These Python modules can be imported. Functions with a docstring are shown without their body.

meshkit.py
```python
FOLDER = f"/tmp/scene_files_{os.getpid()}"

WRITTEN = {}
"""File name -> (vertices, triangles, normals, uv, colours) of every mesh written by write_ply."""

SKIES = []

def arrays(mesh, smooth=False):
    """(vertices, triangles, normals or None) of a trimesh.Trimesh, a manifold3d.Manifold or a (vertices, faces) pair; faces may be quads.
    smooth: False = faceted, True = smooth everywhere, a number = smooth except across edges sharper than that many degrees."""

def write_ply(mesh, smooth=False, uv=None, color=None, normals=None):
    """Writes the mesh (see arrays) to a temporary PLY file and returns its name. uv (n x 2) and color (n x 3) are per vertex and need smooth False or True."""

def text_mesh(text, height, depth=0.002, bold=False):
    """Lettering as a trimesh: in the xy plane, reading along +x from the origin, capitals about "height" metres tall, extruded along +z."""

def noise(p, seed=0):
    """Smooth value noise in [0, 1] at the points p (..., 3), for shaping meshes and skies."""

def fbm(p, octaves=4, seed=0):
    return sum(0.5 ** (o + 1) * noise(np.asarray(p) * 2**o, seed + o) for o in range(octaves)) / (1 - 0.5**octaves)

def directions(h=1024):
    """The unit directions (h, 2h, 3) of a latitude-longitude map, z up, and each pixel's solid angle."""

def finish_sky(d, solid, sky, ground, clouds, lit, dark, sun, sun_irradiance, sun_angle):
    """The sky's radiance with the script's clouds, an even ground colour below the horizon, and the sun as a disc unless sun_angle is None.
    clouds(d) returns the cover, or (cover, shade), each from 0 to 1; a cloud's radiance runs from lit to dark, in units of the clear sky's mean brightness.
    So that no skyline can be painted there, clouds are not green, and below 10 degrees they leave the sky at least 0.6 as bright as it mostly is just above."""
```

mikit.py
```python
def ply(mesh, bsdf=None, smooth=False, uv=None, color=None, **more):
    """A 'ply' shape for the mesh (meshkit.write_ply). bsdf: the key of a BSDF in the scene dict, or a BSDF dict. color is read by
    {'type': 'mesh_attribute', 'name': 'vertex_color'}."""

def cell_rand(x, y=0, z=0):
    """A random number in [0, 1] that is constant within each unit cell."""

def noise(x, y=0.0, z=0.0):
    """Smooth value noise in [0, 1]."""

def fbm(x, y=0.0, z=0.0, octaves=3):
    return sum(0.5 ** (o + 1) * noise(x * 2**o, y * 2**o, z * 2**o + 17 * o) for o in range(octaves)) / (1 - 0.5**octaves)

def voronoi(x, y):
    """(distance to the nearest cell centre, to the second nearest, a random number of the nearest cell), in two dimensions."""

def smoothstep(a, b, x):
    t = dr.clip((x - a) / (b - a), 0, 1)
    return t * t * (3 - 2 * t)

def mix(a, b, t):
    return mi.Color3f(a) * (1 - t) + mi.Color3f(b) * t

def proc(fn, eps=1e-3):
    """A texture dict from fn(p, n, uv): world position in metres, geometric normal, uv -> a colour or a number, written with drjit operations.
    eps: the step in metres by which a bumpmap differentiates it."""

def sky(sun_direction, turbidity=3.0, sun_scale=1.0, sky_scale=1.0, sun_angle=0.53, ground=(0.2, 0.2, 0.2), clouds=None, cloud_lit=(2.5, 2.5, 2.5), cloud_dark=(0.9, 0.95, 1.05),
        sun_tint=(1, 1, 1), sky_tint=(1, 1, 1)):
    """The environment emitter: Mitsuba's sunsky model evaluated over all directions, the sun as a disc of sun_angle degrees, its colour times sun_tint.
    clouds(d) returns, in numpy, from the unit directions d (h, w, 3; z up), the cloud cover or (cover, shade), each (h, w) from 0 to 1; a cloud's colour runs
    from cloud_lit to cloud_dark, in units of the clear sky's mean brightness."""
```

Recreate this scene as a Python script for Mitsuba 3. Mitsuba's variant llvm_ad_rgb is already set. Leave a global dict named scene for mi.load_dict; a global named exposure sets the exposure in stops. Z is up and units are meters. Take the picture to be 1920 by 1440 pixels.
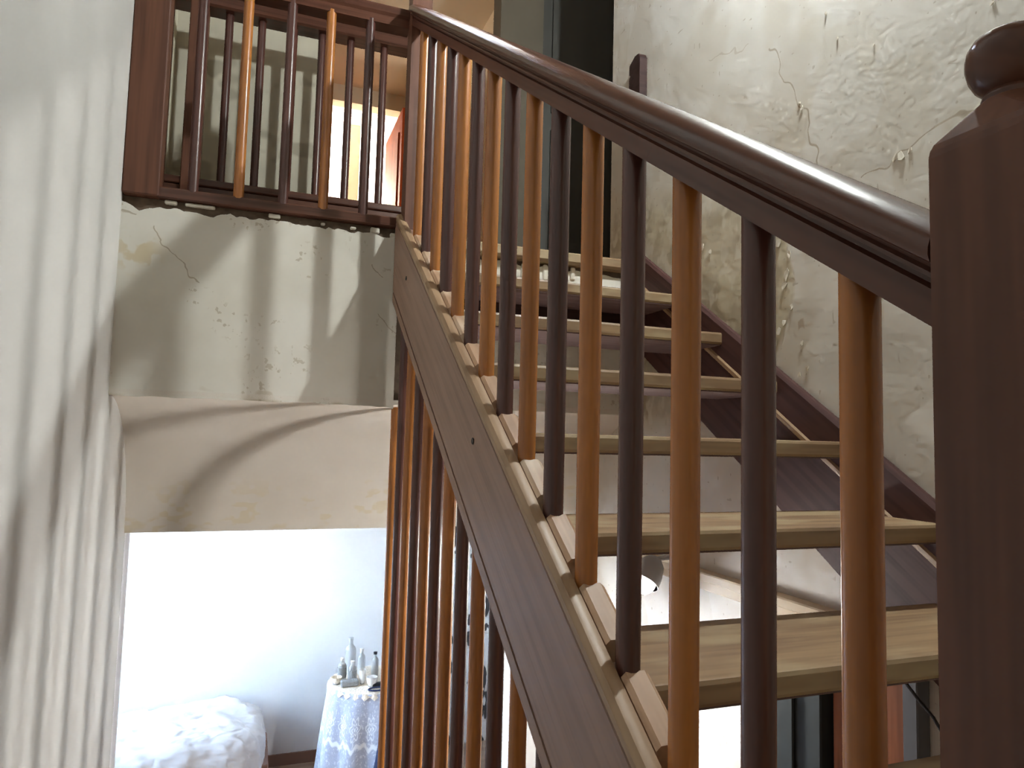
import math, random
import numpy as np, trimesh, drjit as dr, mitsuba as mi, mikit, meshkit
from shapely.geometry import Polygon
from mikit import noise, fbm, voronoi, smoothstep, mix, cell_rand

T = mi.ScalarTransform4f
scene, labels = {}, {}
rng = random.Random(7)
H = 2.3                      # the eye stands 2.3 m above the floor of the lower room
M = 0.678                    # rise per metre of going of the flights
R_, G_ = 0.1763, 0.26        # riser, going
Y0, Z0 = 0.0265, 1.959       # front edge and level of tread 0
WX = 0.975                   # inner face of the right wall
LX = -0.905                  # inner face of the left wall

# ------------------------------------------------------------------ camera, sky, large lights, exposure
exposure = 0.0
yaw, pitch, roll, fpx = math.radians(20.1305), math.radians(4.3655), math.radians(1.4954), 1316.63
cam_o = np.array([-0.4837, -0.8510, H])
cf = np.array([math.sin(yaw) * math.cos(pitch), math.cos(yaw) * math.cos(pitch), math.sin(pitch)])
cr = np.array([math.cos(yaw), -math.sin(yaw), 0.0]); cu = np.cross(cr, cf)
cu2 = cu * math.cos(roll) - cr * math.sin(roll)
scene['camera'] = {'type': 'perspective', 'fov': math.degrees(2 * math.atan(960 / fpx)), 'fov_axis': 'x', 'near_clip': 0.02, 'far_clip': 200.0,
                   'to_world': T().look_at(origin=cam_o.tolist(), target=(cam_o + cf).tolist(), up=cu2.tolist())}
scene['sky'] = mikit.sky((0.5, 0.4, 0.75), turbidity=4.0, sun_scale=0.0, sky_scale=370.0, sky_tint=(1.0, 0.82, 0.66))
UP_LAMP, UP_RAD = (0.875, 0.40, H + 1.96), 4150.0      # bare bulb on the right wall, above the frame
LOW_LAMP, LOW_RAD = (0.79, 1.27, H - 0.478), 1480.0   # bracket lamp on the right wall under the flight
ROOM_RAD = 700.0                                       # globe in the room behind the upper doorway

# ------------------------------------------------------------------ helpers
def numbered(key):
    if key not in scene and key not in used: used.add(key); return key
    i = 1
    while f'{key}_{i:03d}' in used: i += 1
    k = f'{key}_{i:03d}'; used.add(k); return k
used = set()
def thing(name, label, cat, group=None):
    k = numbered(name); labels[k] = {'label': label, 'category': cat}
    if group: labels[k]['group'] = group
    return k
def struct(name, mesh, bsdf, smooth=False, **kw):
    used.add(name); scene[name] = mikit.ply(mesh, bsdf, smooth, **kw); labels[name] = {'kind': 'structure'}; return name
def part(parent, name, mesh, bsdf, smooth=False, label=None, **kw):
    k = numbered(parent + '__' + name); scene[k] = mikit.ply(mesh, bsdf, smooth, **kw)
    if label: labels[k] = {'label': label}
    return k
def put(parent, name, d, label=None):
    k = numbered(parent + '__' + name); scene[k] = d
    if label: labels[k] = {'label': label}
    return k
def single(name, label, cat, mesh, bsdf, smooth=False, group=None, **kw):
    k = thing(name, label, cat, group); scene[k] = mikit.ply(mesh, bsdf, smooth, **kw); return k
cat = trimesh.util.concatenate
def box(x0, x1, y0, y1, z0, z1, b=0.0):
    lo, hi = np.array([x0, y0, z0]), np.array([x1, y1, z1])
    if b <= 0:
        m = trimesh.creation.box(hi - lo); m.apply_translation((lo + hi) / 2); return m
    pts = []
    for sx in (0, 1):
        for sy in (0, 1):
            for sz in (0, 1):
                c = np.where([sx, sy, sz], hi, lo); d = np.where([sx, sy, sz], -b, b)
                for k in range(3):
                    q = c + d; q[k] = c[k]; pts.append(q)
    return trimesh.convex.convex_hull(np.array(pts))
def fix(v, f):
    m = trimesh.Trimesh(v, f, process=True)
    if m.volume < 0: m.invert()
    return m
def prism_yz(poly, x0, x1, shear=0):
    e = trimesh.creation.extrude_polygon(Polygon(poly), x1 - x0, engine='earcut'); v = e.vertices
    return fix(np.stack([x0 + v[:, 2], v[:, 0], v[:, 1]], 1), e.faces)
def prism_xz(poly, y0, y1):
    e = trimesh.creation.extrude_polygon(Polygon(poly), y1 - y0, engine='earcut'); v = e.vertices
    return fix(np.stack([v[:, 0], y0 + v[:, 2], v[:, 1]], 1), e.faces)
def prism_xy(poly, z0, z1):
    e = trimesh.creation.extrude_polygon(Polygon(poly), z1 - z0, engine='earcut'); v = e.vertices
    return fix(np.stack([v[:, 0], v[:, 1], z0 + v[:, 2]], 1), e.faces)
def raked(profile, y0, y1, m=M):
    """profile (x, height above the rake line z = m*y) swept along y up the rake, ends cut upright"""
    e = trimesh.creation.extrude_polygon(Polygon(profile), y1 - y0, engine='earcut'); v = e.vertices
    y = y0 + v[:, 2]
    return fix(np.stack([v[:, 0], y, v[:, 1] + m * y], 1), e.faces)
def lathe(prof, n=32, at=(0, 0, 0)):
    m = trimesh.creation.revolve(np.array(prof), sections=n); m.apply_translation(at)
    if m.volume < 0: m.invert()
    return m
def tube(pts, r, n=8):
    pts = np.array(pts, float); out = []
    for a, b in zip(pts[:-1], pts[1:]):
        out.append(trimesh.creation.cylinder(r, segment=[a, b], sections=n))
    for p in pts[1:-1]:
        s = trimesh.creation.icosphere(1, r); s.apply_translation(p); out.append(s)
    return cat(out)

# ------------------------------------------------------------------ materials
def wood(name, base, dark, axis, rough=0.38, spec=0.5, across=55.0, streak=0.55, coat=0.0, worn=None):
    """grain runs along the unit vector axis"""
    a = np.array(axis, float); a /= np.linalg.norm(a)
    h = np.array([0, 0, 1.0]) if abs(a[2]) < 0.8 else np.array([1.0, 0, 0])
    b = np.cross(a, h); b /= np.linalg.norm(b); c = np.cross(a, b)
    def fn(p, n, uv):
        s, t, u = (p.x * float(k[0]) + p.y * float(k[1]) + p.z * float(k[2]) for k in (a, b, c))
        g = fbm(s * 3.0, t * across, u * across, 3)
        f = noise(s * 9.0, t * across * 4, u * across * 4)
        blot = fbm(s * 2.2 + 9, t * 9, u * 9, 2)
        k = dr.clip(streak * (smoothstep(0.35, 0.75, g)) + 0.25 * f + 0.35 * (blot - 0.5), 0, 1)
        col = mix(base, dark, k)
        if worn is not None:
            w = smoothstep(0.45, 0.72, fbm(s * 7 + 3, t * 16, u * 16, 3)) * 0.75
            col = mix(col, worn, w)
        return col
    scene[name] = {'type': 'principled', 'base_color': mikit.proc(fn), 'roughness': rough, 'specular': spec, 'clearcoat': coat, 'clearcoat_gloss': 0.85}
RAKE, RAKED = (0, 1, M), (0, 1, -M)
wood('wood_dowel_dark', (0.075, 0.027, 0.020), (0.032, 0.012, 0.011), (0, 0, 1), rough=0.30, coat=0.25)
wood('wood_dowel_light', (0.390, 0.145, 0.032), (0.190, 0.066, 0.017), (0, 0, 1), rough=0.30, coat=0.25)
wood('wood_post', (0.120, 0.048, 0.027), (0.055, 0.022, 0.014), (0, 0, 1), rough=0.5, spec=0.35)
RAIL = dict(base=(0.085, 0.034, 0.021), dark=(0.038, 0.015, 0.011), rough=0.26, spec=0.3, coat=0.25)
wood('wood_rail', axis=RAKE, **RAIL)
wood('wood_rail_level', axis=(1, 0, 0), **RAIL)
wood('wood_string', (0.250, 0.150, 0.104), (0.155, 0.090, 0.064), RAKE, rough=0.5, streak=0.4)
wood('wood_string_edge', (0.330, 0.220, 0.130), (0.200, 0.120, 0.070), RAKE, rough=0.42, streak=0.4)
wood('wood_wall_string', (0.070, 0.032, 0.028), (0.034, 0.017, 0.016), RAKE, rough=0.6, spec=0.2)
wood('wood_block', (0.36, 0.22, 0.13), (0.20, 0.11, 0.06), RAKE, rough=0.5, worn=(0.52, 0.43, 0.33))
wood('wood_tread', (0.250, 0.165, 0.090), (0.135, 0.080, 0.046), (1, 0, 0), rough=0.42, across=38, worn=(0.30, 0.235, 0.14))
wood('wood_dark_board', (0.034, 0.016, 0.014), (0.016, 0.008, 0.008), (1, 0, 0), rough=0.55, spec=0.2)
wood('wood_door_orange', (0.36, 0.055, 0.010), (0.20, 0.028, 0.006), (0, 0, 1), rough=0.6, spec=0.1)
wood('wood_door_brown', (0.22, 0.075, 0.030), (0.11, 0.036, 0.016), (0, 0, 1), rough=0.6, spec=0.15)

def seg_dist(u, v, line):
    d = mi.Float(9.0)
    for (a, b), (c, e) in zip(line[:-1], line[1:]):
        dx, dy = c - a, e - b; L = dx * dx + dy * dy
        t = dr.clip(((u - a) * dx + (v - b) * dy) / L, 0, 1)
        d = dr.minimum(d, dr.sqrt(dr.square(u - a - dx * t) + dr.square(v - b - dy * t)))
    return d
CRACKS_R = [[(.854, 3.533), (.812, 3.443), (.785, 3.387), (.725, 3.277), (.70, 3.219), (.674, 3.122), (.665, 3.084)],
            [(.518, 2.994), (.443, 3.0), (.412, 3.012), (.374, 3.015), (.323, 3.041), (.243, 3.051), (.188, 3.042)],
            [(1.175, 3.668), (1.07, 3.632), (.973, 3.596)]]
PEEL_R = [(.90, 3.03), (.826, 2.918), (.786, 2.885), (.76, 2.795), (.765, 2.725), (.787, 2.665), (.84, 2.60), (.80, 2.5)]
def wall_r(p, n, uv):
    u, v = p.y, p.z
    w = (fbm(p.y * 9, p.z * 9, 3.3, 3) - 0.5)
    du, dv = u + 0.03 * (noise(u * 30, v * 30, 1) - 0.5), v + 0.03 * (noise(u * 30, v * 30, 7) - 0.5)
    col = mix((0.62, 0.61, 0.565), (0.675, 0.668, 0.63), smoothstep(0.3, 0.7, fbm(u * 4, v * 4, 1.0, 3)))
    # old damp plaster left bare beyond the peeling edge, along the flight
    edge = 0.765 + 0.10 * smoothstep(2.80, 3.2, v) + 0.10 * smoothstep(2.72, 2.5, v) + 0.05 * w
    damp = smoothstep(edge - 0.006, edge + 0.010, u) * smoothstep(3.25, 2.95, v - 0.25 * dr.maximum(u - 0.9, 0) + 0.3 * w) * smoothstep(2.30, 2.42, v)
    mott = fbm(u * 14, v * 14, 5.0, 4)
    dampc = mix((0.50, 0.455, 0.335), (0.34, 0.29, 0.19), smoothstep(0.42, 0.68, mott))
    dampc = mix(dampc, (0.60, 0.57, 0.47), smoothstep(0.55, 0.7, fbm(u * 22 + 4, v * 16, 2.0, 3)) * 0.8)
    col = mix(col, dampc, damp * 0.9)
    # blotched paint on the older, upper side of the long crack
    col = mix(col, (0.50, 0.46, 0.385), 0.45 * smoothstep(0.66, 0.72, u + 0.06 * w) * smoothstep(0.35, 0.6, fbm(u * 6, v * 6, 9.0, 3)))
    col = mix(col, (0.42, 0.35, 0.27), 0.8 * smoothstep(0.017, 0.010, dr.maximum(dr.abs(du - 0.729), dr.abs(dv - 2.640))))
    stain = smoothstep(0.70, 0.76, fbm(u * 5 + 2, v * 5, 4.0, 3)); col = mix(col, (0.50, 0.455, 0.36), 0.3 * stain)
    sp = noise(u * 60, v * 60, 2.0); col = mix(col, (0.33, 0.29, 0.22), 0.5 * smoothstep(0.93, 0.97, sp))
    for k, l in enumerate(CRACKS_R):
        d = seg_dist(du, dv, l); col = mix(col, (0.34, 0.29, 0.215), (0.75 if k < 2 else 0.4) * smoothstep(0.0035, 0.001, d))
    return col
def wall_r_bump(p, n, uv):
    u, v = p.y, p.z
    w = (fbm(u * 9, v * 9, 3.3, 3) - 0.5)
    edge = 0.765 + 0.10 * smoothstep(2.80, 3.2, v) + 0.10 * smoothstep(2.72, 2.5, v) + 0.05 * w
    h = 0.5 * fbm(u * 10, v * 10, 1.0, 3) + 0.12 * noise(u * 90, v * 90, 0)
    inside = smoothstep(edge - 0.004, edge + 0.004, u) * smoothstep(3.15, 2.95, v + 0.3 * w) * smoothstep(2.30, 2.42, v)
    return h + inside * (-0.35 + 0.45 * fbm(u * 26, v * 26, 8.0, 3))
def bumped(name, colfn, bumpfn, scale, rough=0.8, spec=0.25, eps=2e-3):
    scene[name] = {'type': 'bumpmap', 'arbitrary': mikit.proc(bumpfn, eps), 'scale': scale,
                   'bsdf': {'type': 'principled', 'base_color': mikit.proc(colfn), 'roughness': rough, 'specular': spec}}
bumped('plaster_right', wall_r, wall_r_bump, 0.004)
def wall_l(p, n, uv):
    c = mix((0.44, 0.437, 0.42), (0.48, 0.477, 0.46), smoothstep(0.3, 0.7, fbm(p.y * 3, p.z * 3, p.x * 3, 3)))
    sp = noise(p.y * 34, p.z * 34, p.x * 34)
    return mix(c, (0.42, 0.38, 0.30), 0.45 * smoothstep(0.955, 0.98, sp))
def plain_bump(p, n, uv): return 0.6 * fbm(p.x * 7 + p.y * 6, p.y * 7, p.z * 7, 3) + 0.1 * noise(p.x * 80, p.y * 80, p.z * 80)
bumped('plaster_left', wall_l, plain_bump, 0.0003)
CRACKS_B = [[(-.809, 2.941), (-.791, 2.891), (-.755, 2.86), (-.718, 2.83), (-.70, 2.797), (-.672, 2.773)], [(-.909, 2.979), (-.887, 2.977), (-.864, 2.973)],
            [(-.122, 2.89), (-.104, 2.866), (-.083, 2.852)], [(-.092, 2.715), (-.059, 2.683), (-.02, 2.644)]]
def wall_b(p, n, uv):
    u, v = p.x, p.z
    du, dv = u + 0.012 * (noise(u * 60, v * 60, 1) - 0.5), v + 0.012 * (noise(u * 60, v * 60, 7) - 0.5)
    c = mix((0.60, 0.575, 0.505), (0.655, 0.635, 0.575), smoothstep(0.3, 0.7, fbm(u * 5, v * 5, 2.0, 3)))
    st = smoothstep(0.10, 0.02, dr.sqrt(dr.square(u + 0.853) + dr.square(v - 2.855))) * smoothstep(0.45, 0.62, fbm(u * 30, v * 30, 3.0, 3))
    c = mix(c, (0.50, 0.40, 0.22), 0.6 * st)
    st = smoothstep(0.58, 0.66, fbm(u * 9 + 4, v * 20, 6.0, 3)) * smoothstep(2.46, 2.43, v)
    c = mix(c, (0.44, 0.38, 0.28), 0.55 * st)
    sp = smoothstep(0.68, 0.74, fbm(u * 75, v * 75, 4.0, 3)) * smoothstep(0.54, 0.64, fbm(u * 6, v * 9, 1.5, 2))
    c = mix(c, (0.36, 0.31, 0.22), 0.6 * sp)
    for l in CRACKS_B: c = mix(c, (0.33, 0.28, 0.20), 0.7 * smoothstep(0.0030, 0.0010, seg_dist(du, dv, l)))
    return c
bumped('plaster_beam', wall_b, plain_bump, 0.0025)
def wall_c(p, n, uv):
    c = mix((0.63, 0.585, 0.52), (0.66, 0.62, 0.56), smoothstep(0.3, 0.7, fbm(p.x * 5, p.y * 5, p.z * 5, 3)))
    low = smoothstep(0.26, 0.10, p.z - (H - 0.384) + 0.10 * (noise(p.x * 6, 1, 1) - 0.5))
    y = smoothstep(0.54, 0.62, fbm(p.x * 8, p.z * 12, 2.0, 4)) * smoothstep(0.35, 0.6, noise(p.x * 40, p.z * 60, 3)) * low
    return mix(c, (0.59, 0.51, 0.34), 0.5 * y)
bumped('plaster_cove', wall_c, plain_bump, 0.0015)
def wall_room(p, n, uv): return mix((0.78, 0.78, 0.79), (0.81, 0.81, 0.82), fbm(p.x * 3, p.y * 3, p.z * 3, 2))
def flat(name, fn_or_rgb, rough=0.7, spec=0.3, metallic=0.0):
    bc = mikit.proc(fn_or_rgb) if callable(fn_or_rgb) else {'type': 'rgb', 'value': list(fn_or_rgb)}
    scene[name] = {'type': 'principled', 'base_color': bc, 'roughness': rough, 'specular': spec, 'metallic': metallic}
flat('paint_room', wall_room, 0.8)
def grey_wall(p, n, uv):
    c = mix((0.50, 0.475, 0.385), (0.56, 0.53, 0.43), smoothstep(0.3, 0.7, fbm(p.x * 4, p.y * 4, p.z * 4, 3)))
    return mix(c, (0.26, 0.235, 0.17), 0.6 * smoothstep(0.60, 0.68, fbm(p.x * 6 + 3, p.y * 6, p.z * 6, 3)))
flat('paint_landing', grey_wall, 0.8)
flat('paint_shade', lambda p, n, uv: mix((0.085, 0.072, 0.052), (0.11, 0.095, 0.07), fbm(p.x * 6, p.y * 6, p.z * 6, 3)), 0.7)  # dark base colour stands in for shade on the upper right wall
def beige(p, n, uv): return mix((0.56, 0.47, 0.345), (0.60, 0.51, 0.385), fbm(p.x * 4, p.y * 4, p.z * 4, 2))
flat('paint_beige', beige, 0.8)
flat('paint_ceiling', (0.70, 0.68, 0.63), 0.85)
wood('wood_ceiling', (0.22, 0.13, 0.08), (0.13, 0.075, 0.045), (0, 1, 0), rough=0.6)
flat('masonry', lambda p, n, uv: mix((0.16, 0.115, 0.08), (0.05, 0.035, 0.025), fbm(p.x * 40, p.y * 40, p.z * 40, 3)), 0.9)
flat('plum_tone', lambda p, n, uv: mix((0.085, 0.050, 0.048), (0.14, 0.095, 0.09), fbm(p.x * 4, p.y * 40, p.z * 9, 3)), 0.7, 0.2)
flat('chip', (0.66, 0.63, 0.55), 0.8)
flat('door_dark', lambda p, n, uv: mix((0.050, 0.050, 0.046), (0.075, 0.072, 0.062), fbm(p.x * 9, p.y * 9, p.z * 2, 2)), 0.5)
flat('grey_panel', (0.030, 0.036, 0.038), 0.7, 0.15)
flat('grey_paint', (0.11, 0.115, 0.125), 0.7, 0.15)
flat('floor_wood', lambda p, n, uv: mix((0.26, 0.165, 0.11), (0.36, 0.25, 0.17), fbm(p.x * 3, p.y * 30, p.z, 3)), 0.5)
flat('skirting', (0.17, 0.085, 0.055), 0.5)
flat('black_plastic', (0.012, 0.012, 0.014), 0.4)
flat('navy', (0.015, 0.022, 0.06), 0.4)
flat('white_china', (0.80, 0.80, 0.80), 0.25, 0.5)
flat('white_paint', (0.74, 0.73, 0.70), 0.5)
flat('label_grey', lambda p, n, uv: mix((0.30, 0.30, 0.29), (0.20, 0.20, 0.19), smoothstep(0.4, 0.6, noise(p.x * 400, p.z * 400, 0))), 0.6)
flat('grey_metal', (0.36, 0.36, 0.36), 0.4, metallic=0.0)
flat('steel', (0.5, 0.5, 0.5), 0.35, metallic=1.0)
flat('olive', (0.20, 0.19, 0.13), 0.6)
flat('crochet', lambda p, n, uv: mix((0.78, 0.70, 0.58), (0.55, 0.47, 0.36), smoothstep(0.35, 0.2, voronoi(p.x * 70, p.y * 70)[0])), 0.9)
scene['glass'] = {'type': 'principled', 'base_color': {'type': 'rgb', 'value': [0.80, 0.82, 0.83]}, 'roughness': 0.12, 'spec_trans': 0.55, 'eta': 1.45}
def sheet(p, n, uv): return mix((0.53, 0.505, 0.49), (0.60, 0.58, 0.565), fbm(p.x * 12, p.y * 12, p.z * 12, 3))
scene['bed_sheet'] = {'type': 'bumpmap', 'arbitrary': mikit.proc(lambda p, n, uv: fbm(p.x * 40, p.y * 40, p.z * 40, 3), 2e-3), 'scale': 0.006,
                      'bsdf': {'type': 'principled', 'base_color': mikit.proc(sheet), 'roughness': 0.9, 'sheen': 0.3}}
def lace(p, n, uv):
    a, z = uv.x * 20.0, uv.y
    ground = mix((0.36, 0.38, 0.45), (0.42, 0.44, 0.52), noise(a * 9, z * 160, 0))
    fa = a - dr.floor(a) - 0.5; zz = (z - 0.28) * 3.6
    r = dr.sqrt(dr.square(fa * 1.1) + dr.square(zz)); ang = dr.atan2(zz, fa * 1.1)
    petal = smoothstep(0.05, 0.0, dr.abs(r - (0.30 + 0.07 * dr.cos(ang * 6)))) + smoothstep(0.05, 0.0, dr.abs(r - (0.15 + 0.04 * dr.cos(ang * 6)))) + smoothstep(0.07, 0.04, r)
    band = smoothstep(0.03, 0.01, dr.abs(z - 0.44 + 0.015 * dr.sin(a * 12.566))) + smoothstep(0.05, 0.03, dr.abs(z - 0.96)) * smoothstep(0.4, 0.6, noise(a * 8, z * 90, 2))
    net = smoothstep(0.72, 0.8, noise(a * 14, z * 70, 5)) * 0.5
    return mix(ground, (0.70, 0.71, 0.74), dr.clip(petal + band + net, 0, 1))
flat('lace_cloth', lace, 0.9)

# ------------------------------------------------------------------ the shell
Z_LAND = 1.43                         # half landing the camera stands over
Z_UP = 3.015                          # upper floor
struct('floor', box(-2.75, 2.2, -2.0, 4.6, -0.12, 0.0), 'floor_wood')
struct('floor_landing', box(LX, WX, -2.0, -0.49, Z_LAND - 0.14, Z_LAND), 'wood_tread')
# left wall of the stair well with its jamb at the opening; right wall ends in a corner upstairs
struct('wall_left', box(LX - 0.2, LX, -2.0, 2.10, 0, 5.7), 'plaster_left')
struct('wall_right', prism_yz([(-2.0, 0), (2.2, 0), (2.2, Z_UP - 0.05), (1.9, Z_UP - 0.05), (1.9, 5.7), (-2.0, 5.7)], WX, WX + 0.2), 'plaster_right')
struct('wall_behind', box(LX - 0.2, WX + 0.2, -2.15, -2.0, 0, 5.7), 'paint_landing')
# landing beam, and the coved lintel under it
struct('wall_landing', box(LX, WX, 1.615, 1.80, H + 0.12, Z_UP - 0.045), 'masonry')
arc = [(1.60 + 0.475 * math.sin(a), H - 0.384 + 0.488 * math.cos(a)) for a in np.linspace(0, math.pi / 2, 33)]
cove_poly = arc + [(2.22, H - 0.384), (2.22, Z_UP - 0.045), (1.80, Z_UP - 0.045), (1.80, H + 0.12), (1.60, H + 0.12)]
struct('ceiling_cove', prism_yz(cove_poly, LX, WX), 'plaster_cove', smooth=25)
# the plaster coat of the beam, its top edge broken away
xs = np.concatenate([np.linspace(LX, -0.026, 90)])
top = []
key = np.array([(-.905, 3.012), (-.885, 3.006), (-.858, 2.992), (-.80, 3.012), (-.752, 3.010), (-.70, 3.004), (-.64, 2.998), (-.592, 3.016), (-.56, 3.008), (-.509, 3.010), (-.45, 3.012), (-.39, 3.012), (-.32, 3.004), (-.266, 3.010), (-.20, 3.004), (-.119, 3.012), (-.07, 3.002), (-.026, 3.016)])
for x in xs: top.append((x, np.interp(x, key[:, 0], key[:, 1]) + 0.010 * (meshkit.noise(np.array([x * 70, 0, 0])) - 0.5) - 0.006))
struct('wall_landing_plaster', prism_xz([(LX, H + 0.100)] + top + [] + [(-0.026, H + 0.09)] + [(x, H + 0.098 + 0.006 * (meshkit.noise(np.array([x * 40, 3, 0])) - 0.5) - 0.03 * max(0, x + 0.2) ) for x in np.linspace(-0.05, -0.85, 30)], 1.600, 1.616), 'plaster_beam')
part('wall_landing', 'broken_edge', box(LX, -0.03, 1.612, 1.628, 2.955, 3.031), 'masonry', label='dark broken masonry above the plaster')
xs2 = np.linspace(0.03, WX, 60)
top2 = [(x, 2.955 + 0.02 * (meshkit.noise(np.array([x * 30, 9, 0])) - 0.5)) for x in xs2]
struct('wall_landing_plaster_001', prism_xz([(0.03, H + 0.10)] + top2 + [(WX, H + 0.10)], 1.602, 1.616), 'plaster_beam')
for x0, x1, z0, z1 in ((-.785, -.748, 3.018, 3.030), (-.725, -.635, 3.019, 3.029), (-.470, -.432, 3.016, 3.029), (-.30, -.285, 3.012, 3.020), (-.20, -.18, 3.010, 3.019), (-.130, -.098, 3.006, 3.026), (-.060, -.038, 3.000, 3.014)):
    part('wall_landing', 'plaster_chip', box(x0, x1, 1.598, 1.616, z0, z1, 0.003), 'chip')
for k in range(10):
    x = rng.uniform(0.1, 0.9); w = rng.uniform(0.012, 0.03)
    part('wall_landing', 'plaster_chip', box(x, x + w, 1.594, 1.603, 2.90 + rng.uniform(0, .05), 2.925 + rng.uniform(0.03, .05), 0.004), 'chip')
# paint flakes lifting off the right wall along the cracks and the peeling edge
def flake(y, z, s, seed):
    r = random.Random(seed); n = 7; ring = []
    for k in range(n):
        a = 2 * math.pi * k / n + r.uniform(-.2, .2); q = s * r.uniform(.5, 1.1)
        ring.append((WX - r.uniform(.0018, .0042), y + q * math.cos(a), z + 1.3 * q * math.sin(a)))
    v = np.array(ring + [(WX - 0.003, y, z)] + [(x + 0.0016, yy, zz) for x, yy, zz in ring] + [(WX - 0.0014, y, z)])
    f = []
    for k in range(n):
        j = (k + 1) % n; f += [(k, j, n), (n + 1 + j, n + 1 + k, 2 * n + 1), (j, k, n + 1 + k), (j, n + 1 + k, n + 1 + j)]
    return fix(v, np.array(f))
spots = [(.826, 2.907, .012), (.73, 2.588, .008), (.71, 2.517, .007), (.825, 2.636, .010), (.793, 2.802, .016), (.80, 2.77, .012), (.725, 3.281, .007), (.397, 3.014, .012), (.412, 3.016, .010), (.37, 3.02, .009), (.457, 2.67, .007), (.631, 3.516, .005), (.47, 3.336, .003), (.162, 3.267, .006), (.20, 3.048, .010), (.78, 2.86, .010), (.772, 2.70, .009), (.80, 2.66, .009), (.735, 3.30, .006), (.66, 2.95, .005), (.84, 2.60, .011), (.74, 2.50, .008), (1.21, 2.99, .012), (1.16, 2.96, .010), (.59, 3.42, .004)]
for i, (y, z, s) in enumerate(spots): part('wall_right', 'paint_flake', flake(y, z, s, i), 'chip')
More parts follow.
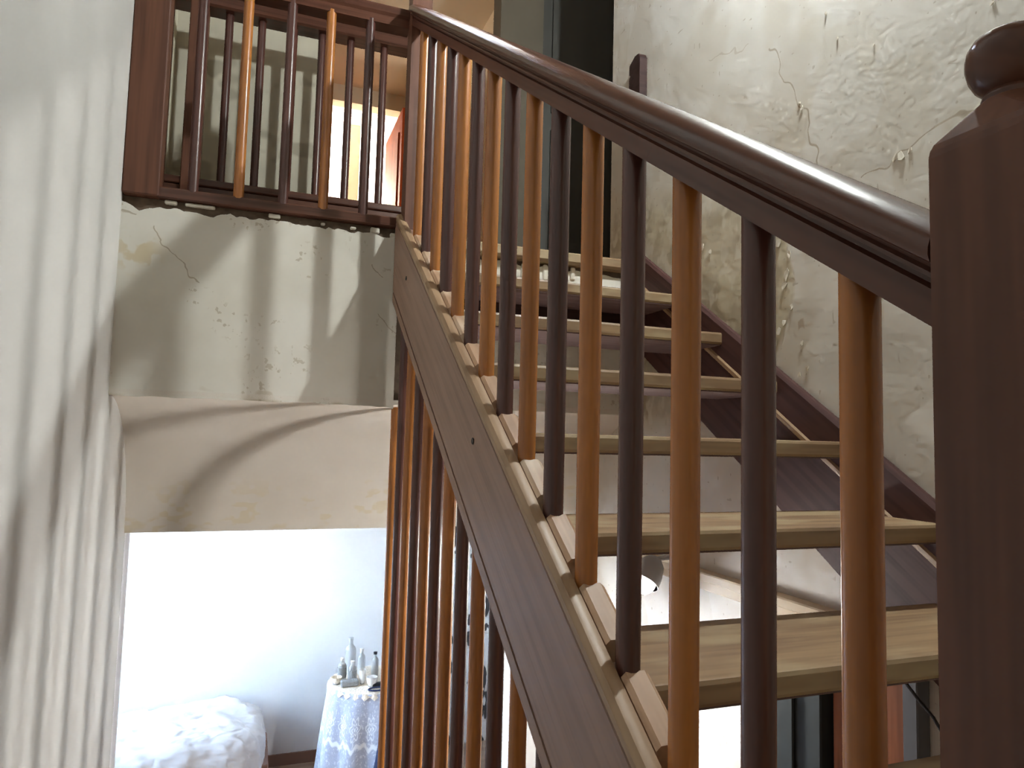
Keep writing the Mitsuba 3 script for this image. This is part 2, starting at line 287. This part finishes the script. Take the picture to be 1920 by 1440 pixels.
# lower room
OPX = 0.62
struct('wall_front', cat([box(-2.75, LX - 0.2, 2.07, 2.22, 0, Z_UP - 0.05), box(OPX, WX, 2.07, 2.22, 0, H - 0.384), box(WX, 2.2, 2.07, 2.22, 0, Z_UP - 0.05)]), 'paint_room')
struct('wall_jamb', box(LX - 0.2, LX, 2.10, 2.22, 0, Z_UP - 0.05), 'paint_room')
struct('wall_back', box(-2.75, 2.2, 4.42, 4.57, 0, 2.9), 'paint_room')
wy0, wy1, wz0, wz1 = 2.50, 4.10, 1.05, 2.70
struct('wall_window', cat([box(-2.75, -2.6, 2.22, wy0, 0, 2.9), box(-2.75, -2.6, wy1, 4.42, 0, 2.9), box(-2.75, -2.6, wy0, wy1, 0, wz0), box(-2.75, -2.6, wy0, wy1, wz1, 2.9)]), 'paint_room')
struct('window_1', cat([box(-2.70, -2.65, wy0, wy0 + .05, wz0, wz1), box(-2.70, -2.65, wy1 - .05, wy1, wz0, wz1), box(-2.70, -2.65, wy0, wy1, wz0, wz0 + .05), box(-2.70, -2.65, wy0, wy1, wz1 - .05, wz1), box(-2.69, -2.66, 3.33, 3.37, wz0, wz1)]), 'white_paint')
struct('wall_far', box(2.05, 2.2, 2.22, 4.42, 0, 2.9), 'paint_room')
struct('ceiling_room', box(-2.75, 2.2, 2.22, 4.57, 2.78, Z_UP - 0.05), 'paint_ceiling')
struct('baseboard_back', box(-2.6, 0.72, 4.405, 4.42, 0, 0.075), 'skirting')
# upper floor, walls and ceilings
UZ = Z_UP
struct('floor_upper', box(LX - 0.2, 2.2, 1.63, 7.6, Z_UP - 0.05, Z_UP), 'floor_wood')
struct('wall_upper_left', box(LX - 0.2, LX, 2.1, 2.75, Z_UP - .05, 5.7), 'paint_landing')
struct('wall_upper_back', box(LX - 0.2, -0.25, 2.62, 2.75, UZ, 5.7), 'paint_landing')
struct('wall_upper_side', box(-0.38, -0.25, 2.75, 5.0, UZ, 5.7), 'paint_beige')
struct('wall_upper_right', box(0.67, 0.92, 2.62, 2.75, UZ, 5.7), 'paint_shade')  # shade beside the passage is put into this wall's colour
struct('wall_passage', box(0.92, 1.0, 2.75, 5.0, UZ, 5.7), 'paint_beige')
struct('door_1', cat([box(0.92, 1.9, 2.66, 2.70, UZ, 5.7), box(0.99, 1.35, 2.645, 2.66, UZ + .2, UZ + 1.0), box(0.99, 1.35, 2.645, 2.66, UZ + 1.1, UZ + 1.95)]), 'door_dark')
struct('wall_upper_end', box(1.9, 2.1, 1.9, 2.75, UZ, 5.7), 'paint_landing')
struct('wall_upper_return', box(WX + 0.2, 2.1, 1.8, 1.9, UZ - .05, 5.7), 'paint_landing')
struct('ceiling_passage', box(-0.4, 1.0, 2.62, 5.1, H + 2.915, H + 3.0), 'paint_beige')
struct('wall_doorway', cat([box(-0.4, 0.0, 5.0, 5.12, UZ, H + 2.95), box(0.57, 1.0, 5.0, 5.12, UZ, H + 2.95), box(0.0, 0.57, 5.0, 5.12, H + 2.775, H + 2.95)]), 'paint_beige')
struct('wall_pillar', box(0.20, 0.33, 5.7, 5.85, UZ, H + 2.9), 'paint_beige')
struct('wall_bright_room', cat([box(-0.9, 1.8, 7.4, 7.5, UZ, 5.7), box(-0.9, -0.8, 5.12, 7.4, UZ, 5.7), box(1.7, 1.8, 5.12, 7.4, UZ, 5.7), box(-0.9, -0.4, 5.05, 5.12, UZ, 5.7), box(1.0, 1.8, 5.05, 5.12, UZ, 5.7), box(-.9, 1.8, 5.05, 7.5, H + 2.95, H + 3.05)]), 'paint_room')
struct('ceiling', box(LX - 0.3, 2.2, -2.15, 2.75, 5.6, 5.72), 'wood_ceiling')
struct('door_2', cat([box(0.46, 0.50, 4.28, 4.99, UZ + 0.02, H + 2.47), box(0.45, 0.46, 4.38, 4.89, UZ + 0.2, UZ + 0.8), box(0.45, 0.46, 4.38, 4.89, UZ + .95, UZ + 1.6)]), 'wood_door_orange')
struct('trim_1', cat([box(WX - 0.05, WX, -0.2, 1.70, H - 0.455, H - 0.426, 0.004), box(WX - 0.035, WX, -0.2, 1.70, H - 0.485, H - 0.455, 0.003)]), 'paint_beige')

# ------------------------------------------------------------------ upper flight
st = thing('staircase', 'open-riser brown wooden staircase rising to the upper landing beside the peeling right wall', 'staircase')
for k in range(-1, 6):
    z, y = Z0 + k * R_, Y0 + k * G_
    x1 = WX - 0.024
    pr = [(y + 0.004, z - 0.040), (y, z - 0.034), (y, z - 0.008), (y + 0.003, z - 0.002), (y + 0.009, z), (min(y + 0.285, 1.598), z), (min(y + 0.285, 1.598), z - 0.040)]
    tk = part(st, 'tread', prism_yz(pr, 0.010, x1), 'wood_tread', smooth=20)
    part(tk, 'underside', box(0.012, x1 - 0.002, y + 0.006, min(y + 0.283, 1.596), z - 0.044, z - 0.0395), 'plum_tone', label='dull plum underside')  # thin separate sheet, darker than the tread wood
# thin dark boards closing the two uppermost risers
part(st, 'riser_board', box(0.03, WX - 0.024, Y0 + 5 * G_ + 0.25, Y0 + 5 * G_ + 0.272, Z0 + 4 * R_ + 0.02, Z0 + 5 * R_ - 0.04), 'wood_dark_board')
part(st, 'landing_nosing', prism_yz([(1.570, Z_UP - 0.045), (1.562, Z_UP - 0.036), (1.562, Z_UP - 0.008), (1.570, Z_UP), (1.612, Z_UP), (1.612, Z_UP - 0.045)], 0.035, WX - 0.001), 'wood_tread', smooth=20)
LZ = H - 0.32                                  # rake line through the feet of the balusters: z = LZ + M*y
def rk(prof): return [(x, LZ + o) for x, o in prof]
string_prof = rk([(-0.040, -0.300), (-0.044, -0.296), (-0.044, -0.263), (-0.035, -0.262), (-0.035, -0.255), (-0.044, -0.254), (-0.044, -0.006), (-0.036, 0.002), (-0.016, 0.002), (-0.016, -0.004), (0.030, -0.004), (0.030, -0.300)])
os_ = part(st, 'outer_string', raked(string_prof, -0.50, 1.598), 'wood_string', smooth=15)
bead = rk([(-0.044, 0.0), (-0.043, 0.010), (-0.036, 0.020), (-0.026, 0.023), (-0.016, 0.020), (-0.016, 0.0)])
part(os_, 'bead', raked(bead, -0.50, 1.598), 'wood_string_edge', smooth=30, label='paler rounded bead along the top edge of the string')
for kx, (y, dz) in enumerate(((1.362, -0.101), (0.579, -0.082))):
    p_ = trimesh.creation.cylinder(0.007, 0.004, sections=14); p_.apply_transform(trimesh.transformations.rotation_matrix(math.pi / 2, [0, 1, 0])); p_.apply_translation((-0.044, y, LZ + M * y + dz))
    part(os_, 'plug', p_, 'black_plastic')
wall_prof = [(WX - 0.026, H - 0.335 - 0.10), (WX - 0.026, H - 0.335 + 0.01), (WX - 0.026, H - 0.335), (WX - 0.026, H - 0.330), (WX - 0.014, H - 0.326), (WX, H - 0.326), (WX, H - 0.335 - 0.115), (WX - 0.026, H - 0.335 - 0.115)]
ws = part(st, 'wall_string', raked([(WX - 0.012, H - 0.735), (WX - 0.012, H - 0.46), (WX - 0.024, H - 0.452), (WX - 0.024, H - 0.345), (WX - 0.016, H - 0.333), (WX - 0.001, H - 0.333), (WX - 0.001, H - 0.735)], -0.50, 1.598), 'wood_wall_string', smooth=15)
part(ws, 'bead', raked([(WX - 0.024, H - 0.470), (WX - 0.029, H - 0.462), (WX - 0.029, H - 0.452), (WX - 0.024, H - 0.446), (WX - 0.01, H - 0.446), (WX - 0.01, H - 0.470)], -0.40, 1.598), 'wood_string_edge', smooth=40, label='paler bead running along the inside of the wall string')
def block(i):
    y0, y1 = i * 0.13 + 0.029, (i + 1) * 0.13 - 0.014
    prof = rk([(-0.014, -0.006), (-0.014, 0.020), (-0.007, 0.026), (0.021, 0.026), (0.028, 0.020), (0.028, -0.006)])
    return raked(prof, y0, y1)
for i in range(-3, 11): part(os_, 'spacer_block', block(i), 'wood_block', smooth=30)

# ------------------------------------------------------------------ balustrade of the upper flight
bal = thing('stair_balustrade', 'sloping moulded handrail on round dowels alternating dark and honey, with turned newel cap', 'balustrade')
def dowel(z0, z1, r=0.0172, n=24):
    c = trimesh.creation.cylinder(r, z1 - z0, sections=n); c.apply_translation((0, 0, (z0 + z1) / 2)); return c
unit = mikit.ply(dowel(0, 1), None, 40)
def add_dowel(parent, x, y, z0, z1, mat, r=0.0172, lean=0.0):
    d = {**unit, 'bsdf': {'type': 'ref', 'id': mat}, 'to_world': T().translate([x, y, z0]).rotate([0, 1, 0], lean).scale([r / 0.0172, r / 0.0172, z1 - z0])}
    return put(parent, 'baluster', d)
RZ = H + 0.416
for i in range(-3, 12):
    y = i * 0.13
    add_dowel(bal, 0.004, y, LZ + M * y - 0.012, RZ + M * y + 0.015, 'wood_dowel_dark' if i % 2 == 0 else 'wood_dowel_light', r=0.0172 + 0.0004 * (i % 3 - 1))
def rp(prof): return [(x, RZ + o) for x, o in prof]
right = [(0.023, -0.002), (0.023, 0.026), (0.018, 0.029), (0.018, 0.034), (0.029, 0.036), (0.030, 0.040), (0.026, 0.043), (0.027, 0.046), (0.035, 0.049), (0.037, 0.054), (0.0365, 0.060), (0.033, 0.068), (0.026, 0.075), (0.016, 0.079), (0.005, 0.0805)]
hp = right + [(-x, o) for x, o in reversed(right)]
part(bal, 'handrail', raked(rp(hp), -0.489, 1.540), 'wood_rail', smooth=35)
NY, NH = -0.5266, 0.036
sq = [(sx * (NH - i_), NY + sy * (NH - i_), H + zz) for i_, zz in ((0.0, 0.208), (0.0006, 0.213), (0.0025, 0.218), (0.006, 0.222), (0.010, 0.2255)) for sx in (-1, 1) for sy in (-1, 1)]
ring2 = [(0.018 * math.cos(a), NY + 0.018 * math.sin(a), H + 0.243) for a in np.linspace(0, 2 * math.pi, 40, endpoint=False)]
body = trimesh.convex.convex_hull(np.array([(sx * NH, NY + sy * NH, Z_LAND) for sx in (-1, 1) for sy in (-1, 1)] + sq + ring2))
nw = part(bal, 'newel_post', body, 'wood_post')
prof = [(0.0, H + 0.236), (0.0175, H + 0.236), (0.0185, H + 0.2445), (0.0175, H + 0.247), (0.0165, H + 0.249), (0.0185, H + 0.2505), (0.0225, H + 0.2545), (0.0258, H + 0.261), (0.0276, H + 0.269), (0.0276, H + 0.275), (0.0262, H + 0.2815), (0.0228, H + 0.287), (0.017, H + 0.2905), (0.009, H + 0.2925), (0.0, H + 0.293)]
part(nw, 'finial', lathe(prof, 48, (0, NY, 0)), 'wood_rail', smooth=40, label='turned mushroom cap on the newel')
UN = (0.012, 1.568)
part(bal, 'newel_post', trimesh.convex.convex_hull(np.array([(UN[0] + sx * h, UN[1] + sy * h, z) for h, z in ((0.036, H + 0.62), (0.036, H + 1.62), (0.02, H + 1.66)) for sx in (-1, 1) for sy in (-1, 1)])), 'wood_post')

# ------------------------------------------------------------------ lower flight and its balustrade, in the same plane
st2 = thing('staircase', 'lower wooden flight going down beside the left wall under the landing', 'staircase')
LR = Z_LAND / 8
for k in range(1, 8):
    part(st2, 'tread', box(LX, -0.05, -0.49 + (k - 1) * G_ - 0.02, -0.49 + k * G_, Z_LAND - k * LR - 0.04, Z_LAND - k * LR, 0.006), 'wood_tread')
LM = -LR / G_
part(st2, 'outer_string', raked([(-0.03, Z_LAND - 0.30 + LM * 0.49), (-0.03, Z_LAND + 0.03 + LM * 0.49), (0.03, Z_LAND + 0.03 + LM * 0.49), (0.03, Z_LAND - 0.30 + LM * 0.49)], -0.49, 1.40, LM), 'wood_string')
part(st2, 'floor_rail', box(-0.03, 0.03, 1.40, 1.76, 0.0, 0.10, 0.005), 'wood_string')
bal2 = thing('stair_balustrade', 'row of glossy round dowels of the lower flight reaching up under the slanting string', 'balustrade')
for i in range(-2, 14):
    y = i * 0.13 if i < 13 else 1.685
    zt = min(LZ + M * y - 0.29, 9) if y < 1.59 else H + 0.11
    zb = max(Z_LAND + LM * (y + 0.49) + 0.02, 0.10)
    add_dowel(bal2, 0.0, y, zb, zt, 'wood_dowel_light' if i % 2 == 1 else 'wood_dowel_dark', r=0.0165)

# ------------------------------------------------------------------ balustrades of the landing
lb = thing('landing_balustrade', 'dark balustrade with brown dowels along the edge of the landing above the cracked beam', 'balustrade')
part(lb, 'bottom_rail', box(LX + 0.1, -0.026, 1.585, 1.645, H + 0.732, H + 0.768, 0.004), 'wood_rail_level')
part(lb, 'top_rail', prism_yz([(1.585, H + 1.470), (1.585, H + 1.50), (1.578, H + 1.51), (1.578, H + 1.535), (1.60, H + 1.55), (1.63, H + 1.55), (1.652, H + 1.535), (1.652, H + 1.51), (1.645, H + 1.50), (1.645, H + 1.470)], LX + 0.1, -0.02), 'wood_rail_level', smooth=20)
part(lb, 'newel_post', box(LX, LX + 0.105, 1.575, 1.68, H + 0.732, H + 1.75, 0.004), 'wood_post')
part(lb, 'sill_board', box(LX, -0.04, 1.630, 1.66, H + 0.716, H + 0.733, 0.003), 'wood_dark_board')
for j, x in enumerate((-0.705, -0.567, -0.427, -0.296, -0.160)):
    add_dowel(lb, x, 1.600, H + 0.762, H + 1.48, ('wood_dowel_dark', 'wood_dowel_light', 'wood_dowel_dark', 'wood_dowel_light', 'wood_dowel_dark')[j], r=0.0165)
lb2 = thing('landing_balustrade', 'brown balustrade standing on a high kerb at the back of the landing', 'balustrade')
part(lb2, 'kerb', box(LX, 0.12, 2.27, 2.35, Z_UP, H + 1.005, 0.004), 'wood_rail_level')
part(lb2, 'bottom_rail', box(LX, 0.12, 2.26, 2.36, H + 1.005, H + 1.035, 0.004), 'wood_rail_level')
part(lb2, 'top_rail', box(LX, 0.12, 2.26, 2.36, H + 1.785, H + 1.85, 0.008), 'wood_rail_level')
part(lb2, 'newel_post', box(LX + 0.09, LX + 0.16, 2.25, 2.34, Z_UP, H + 1.95, 0.004), 'wood_post')
for x in (-0.665, -0.533, -0.400, -0.278, -0.152, 0.0): add_dowel(lb2, x, 2.31, H + 1.03, H + 1.79, 'wood_dowel_dark', r=0.0165)
single('wall_post', 'dark board with notched top on the peeling wall at the stair head', 'post',
       prism_yz([(1.60, 3.03), (1.60, 3.885), (1.612, 3.904), (1.640, 3.906), (1.685, 3.885), (1.688, 3.845), (1.675, 3.838), (1.688, 3.828), (1.684, 3.03)], WX - 0.035, WX), 'wood_dark_board')

# ------------------------------------------------------------------ lamps
def bulb(center, r, rad, rgb):
    s = trimesh.creation.icosphere(3, r); s.apply_translation(center)
    return {**mikit.ply(s, 'white_china', True), 'emitter': {'type': 'area', 'radiance': {'type': 'rgb', 'value': [rad * c for c in rgb]}}}
ul = thing('wall_lamp', 'bare bulb on a white bracket high on the peeling right wall', 'lamp')
put(ul, 'bulb', bulb(UP_LAMP, 0.030, UP_RAD, (0.95, 1.0, 0.98)))
part(ul, 'socket', lathe([(0, 0.028), (0.018, 0.028), (0.02, 0.10), (0.008, 0.11), (0, 0.11)], 20, UP_LAMP), 'white_china')
part(ul, 'bracket', tube([(UP_LAMP[0], UP_LAMP[1], UP_LAMP[2] + 0.105), (UP_LAMP[0], UP_LAMP[1], UP_LAMP[2] + 0.14), (WX, UP_LAMP[1], UP_LAMP[2] + 0.14)], 0.010), 'white_china')
wl = thing('wall_lamp', 'lit bulb in a grey bell-shaped holder on the right wall, shining between the treads', 'lamp')
put(wl, 'bulb', bulb(LOW_LAMP, 0.040, LOW_RAD, (1.0, 0.97, 0.92)))
ax = np.array([0.60, 0.25, 0.75]); ax /= np.linalg.norm(ax)      # the holder sits up and to the right of the bulb
hold = lathe([(0.050, -0.002), (0.052, -0.002), (0.049, 0.040), (0.040, 0.075), (0.024, 0.095), (0.012, 0.102), (0.0, 0.102), (0.0, 0.098), (0.011, 0.098), (0.022, 0.091), (0.037, 0.073), (0.046, 0.040)], 32)
hold.apply_transform(trimesh.geometry.align_vectors([0, 0, 1], ax)); hold.apply_translation(LOW_LAMP)
part(wl, 'holder', hold, 'grey_metal', smooth=35)
back = np.array(LOW_LAMP) + ax * 0.095
part(wl, 'bracket', tube([back, (WX - 0.02, back[1], back[2] + 0.005), (WX, back[1], back[2] + 0.005)], 0.008), 'grey_metal')
rl = thing('globe_lamp', 'lit globe hanging in the bright room beyond the upper doorway', 'lamp')
put(rl, 'globe', bulb((-0.15, 6.3, H + 2.45), 0.10, ROOM_RAD, (1.0, 0.84, 0.66)))
part(rl, 'cord', tube([(-0.15, 6.3, H + 2.55), (-0.15, 6.3, H + 2.95)], 0.004), 'black_plastic')

# ------------------------------------------------------------------ under the flight
cb = thing('cupboard', 'dark grey panelled cupboard against the right wall under the stairs', 'cupboard')
part(cb, 'body', box(WX - 0.05, WX, 0.62, 0.89, 0.0, H - 0.60, 0.004), 'grey_panel')
part(cb, 'door', box(WX - 0.06, WX - 0.05, 0.71, 0.875, 0.05, H - 0.63, 0.003), 'grey_panel')
pd = thing('wooden_panel', 'reddish brown wooden panel standing against the right wall beside the newel', 'panel')
part(pd, 'board', box(WX - 0.03, WX, 0.385, 0.60, 0.0, H - 0.49, 0.003), 'wood_door_brown')
part(pd, 'edge_strip', box(WX - 0.04, WX, 0.345, 0.385, 0.0, H - 0.49, 0.003), 'grey_paint', label='grey painted edge strip')
single('cable', 'thin black cable hanging down in front of the wooden panel', 'cable', tube([(0.90, 0.36, H - 0.50), (0.90, 0.345, H - 0.517), (0.90, 0.31, H - 0.545), (0.90, 0.277, H - 0.568), (0.90, 0.25, H - 0.60), (0.90, 0.22, H - 0.66)], 0.0035), 'black_plastic')

# ------------------------------------------------------------------ lower room furniture
def bed_mesh():
    x0, x1, y0, y1, zt = -1.95, -0.32, 3.62, 4.37, 0.50
    s = trimesh.creation.box([1, 1, 1])
    for _ in range(6): s = s.subdivide()
    v = s.vertices.copy() * 2                       # cube -1..1, rounded to a soft block
    e = 6.0; n_ = (np.abs(v) ** e).sum(1) ** (1 / e); q = v / n_[:, None]
    P = np.stack([(x0 + x1) / 2 + q[:, 0] * (x1 - x0) / 2, (y0 + y1) / 2 + q[:, 1] * (y1 - y0) / 2, zt / 2 + q[:, 2] * zt / 2], 1)
    d = q / np.linalg.norm(q, axis=1, keepdims=True)
    fold = meshkit.fbm(np.stack([(P[:, 0] * 0.8 + P[:, 1] * 0.6) * 9, (P[:, 0] * 0.6 - P[:, 1] * 0.8) * 2.4, P[:, 2] * 3], 1), 4, 3) - 0.5
    fine = meshkit.fbm(P * 26, 3, 5) - 0.5
    P = P + d * (0.10 * fold + 0.03 * fine)[:, None]
    P[:, 2] = np.maximum(P[:, 2], 0.012)
    P[:, 2] += 0.05 * np.exp(-((P[:, 0] + 0.55) / 0.4) ** 2) * (q[:, 2] > 0.3)
    return fix(P, s.faces)
bd = thing('bed', 'low bed under a rumpled white sheet against the white back wall', 'bed')
part(bd, 'bedspread', bed_mesh(), 'bed_sheet', smooth=True)
part(bd, 'side_board', box(-1.85, -0.29, 3.80, 4.30, 0.18, 0.28, 0.006), 'skirting', label='dark frame end showing under the sheet')
TX, TY, TZ = 0.30, 3.70, 0.765
tb = thing('round_table', 'small round table hidden under a white lace cloth by the back wall', 'table')
part(tb, 'table_top', lathe([(0, TZ - 0.03), (0.255, TZ - 0.03), (0.26, TZ - 0.02), (0.26, TZ - 0.008), (0, TZ - 0.008)], 40, (TX, TY, 0)), 'skirting', smooth=30)
part(tb, 'pedestal', lathe([(0, 0), (0.16, 0), (0.15, 0.03), (0.03, 0.06), (0.03, TZ - 0.03), (0, TZ - 0.03)], 20, (TX, TY, 0)), 'skirting', smooth=30)
def cloth_mesh():
    na, nz = 220, 46; V, F, UV = [], [], []
    def rad(a, t):
        fold = 0.5 + 0.5 * math.cos(9 * a + 0.7 * math.sin(3 * a)); fold = fold ** 0.8
        return 0.264 + t * 0.035 + (t ** 0.7) * 0.062 * fold
    rows = [(0.05, None), (0.15, None), (0.24, None)] + [(None, t) for t in np.linspace(0, 1, nz)]
    for r0, t in rows:
        for i in range(na + 1):
            a = 2 * math.pi * i / na
            if t is None: r, z, vv = r0, TZ, 0.0
            else: r, z, vv = rad(a, t), TZ - 0.004 - t * (0.66 + 0.03 * math.cos(18 * a)), t
            V.append((TX + r * math.cos(a), TY + r * math.sin(a), z)); UV.append((i / na, vv))
    w = na + 1
    for j in range(len(rows) - 1):
        for i in range(na): F += [(j * w + i, (j + 1) * w + i, (j + 1) * w + i + 1), (j * w + i, (j + 1) * w + i + 1, j * w + i + 1)]
    V.append((TX, TY, TZ)); UV.append((0, 0))
    for i in range(na): F.append((len(V) - 1, i, i + 1))
    return trimesh.Trimesh(np.array(V), np.array(F), process=False), np.array(UV)
cm, cuv = cloth_mesh()
single('tablecloth', 'white lace tablecloth with flower motifs hanging in deep folds over the round table', 'tablecloth', cm, 'lace_cloth', True, uv=cuv)
na = 120; V = [(TX, TY, TZ + 0.004)]; F = []
for r in (0.10, 0.2, 0.262, 0.272):
    for i in range(na):
        a = 2 * math.pi * i / na; q = r + (0.006 * math.cos(30 * a) if r > .25 else 0)
        V.append((TX + q * math.cos(a), TY + q * math.sin(a), TZ + 0.004 - (0.004 if r == .262 else 0.030 + 0.010 * math.cos(30 * a) if r == .272 else 0)))
for i in range(na):
    F.append((0, 1 + i, 1 + (i + 1) % na))
    for j in range(3):
        a0, a1 = 1 + j * na + i, 1 + j * na + (i + 1) % na; F += [(a0, a0 + na, a1 + na), (a0, a1 + na, a1)]
single('doily', 'cream crocheted doily covering the top of the lace tablecloth', 'doily', trimesh.Trimesh(np.array(V), np.array(F), process=False), 'crochet', 40)
TT = TZ + 0.006
def bottle(x, y, r, h, label, lab, body='glass', neck=0.4, stopper=None, group=None):
    k = thing('bottle', label, 'bottle', 'bottles on the lace-covered table')
    part(k, 'body', lathe([(0, 0), (r * .95, 0), (r, .004), (r, h * .66), (r * .8, h * .75), (r * neck, h * .82), (r * neck, h * .95), (0, h * .95)], 24, (x, y, TT)), body, smooth=30)
    if lab: part(k, 'paper_label', lathe([(r + .0004, h * .12), (r + .0014, h * .12), (r + .0014, h * .60), (r + .0004, h * .60)], 24, (x, y, TT)), lab, smooth=30)
    part(k, 'cap', lathe([(0, h * .93), (r * neck * 1.3, h * .93), (r * neck * 1.3, h * 1.02), (0, h * 1.04)], 16, (x, y, TT)), stopper or 'white_china', smooth=30)
bottle(0.115, 3.72, 0.026, 0.13, 'small clear bottle with a grey label, leftmost on the lace-covered table', 'label_grey')
bottle(0.170, 3.66, 0.026, 0.125, 'small clear bottle with a grey label, second from the left on the lace-covered table', 'label_grey')
bottle(0.180, 3.84, 0.034, 0.215, 'tall clear decanter with a pointed stopper behind the two grey-labelled bottles', None, neck=0.35, stopper='glass')
bottle(0.245, 3.80, 0.024, 0.155, 'slim clear bottle behind the white cups on the lace-covered table', None)
bottle(0.318, 3.72, 0.022, 0.150, 'clear bottle with a dark cap beside the dowels on the lace-covered table', None, stopper='black_plastic')
bottle(0.365, 3.62, 0.024, 0.140, 'black bottle at the right end of the lace-covered table', None, body='black_plastic', stopper='olive')
def cup(x, y, r, h, label, mat):
    k = thing('cup', label, 'cup', 'cups and dishes on the lace-covered table')
    part(k, 'bowl', lathe([(0, .004), (r * .55, .004), (r * .9, h * .5), (r, h), (r * .93, h), (r * .82, h * .5), (r * .45, .010), (0, .010)], 28, (x, y, TT)), mat, smooth=35)
    part(k, 'foot', lathe([(0, 0), (r * .6, 0), (r * .6, .005), (0, .005)], 24, (x, y, TT)), 'grey_metal', smooth=30)
cup(0.275, 3.56, 0.034, 0.055, 'white china cup on a grey foot near the front of the lace-covered table', 'white_china')
cup(0.225, 3.62, 0.022, 0.085, 'tall narrow white tumbler between the bottles and the white cup', 'white_china')
cup(0.075, 3.66, 0.034, 0.040, 'low cream dish at the left edge of the lace-covered table', 'crochet')
single('tin', 'small grey patterned tin in front of the two grey-labelled bottles', 'tin', box(0.095, 0.20, 3.575, 3.625, TT, TT + 0.035, 0.006), 'label_grey')
single('remote_control', 'small black box near the dowels on the lace-covered table', 'remote control', box(0.275, 0.40, 3.535, 3.565, TT, TT + 0.022, 0.005), 'black_plastic')
a_ = np.linspace(0.4, 2 * math.pi - 0.9, 26)
single('eyeglasses', 'thin dark looped frame lying at the front edge of the lace-covered table', 'glasses', tube([(0.30 + 0.055 * math.cos(t), 3.485 + 0.028 * math.sin(t), TT + 0.006) for t in a_] , 0.005, 6), 'navy')
single('walking_stick', 'dark blue stick leaning against the lace tablecloth', 'stick', tube([(0.20, 3.24, 0.012), (0.325, 3.36, 0.62)], 0.016, 12), 'navy')
# worn white door on the back wall
def door_white(p, n, uv):
    m_ = smoothstep(0.60, 0.63, fbm(p.x * 22, p.z * 9, 4.0, 3))
    return mix((0.72, 0.715, 0.69), (0.035, 0.03, 0.028), m_)
flat('door_worn', door_white, 0.5)
struct('door_3', cat([box(0.80, 1.62, 4.385, 4.42, 0, 2.02, 0.004), box(0.90, 1.17, 4.375, 4.386, .95, 1.85, .004), box(1.25, 1.52, 4.375, 4.386, .95, 1.85, .004), box(0.90, 1.17, 4.375, 4.386, .15, .8, .004), box(1.25, 1.52, 4.375, 4.386, .15, .8, .004)]), 'door_worn')
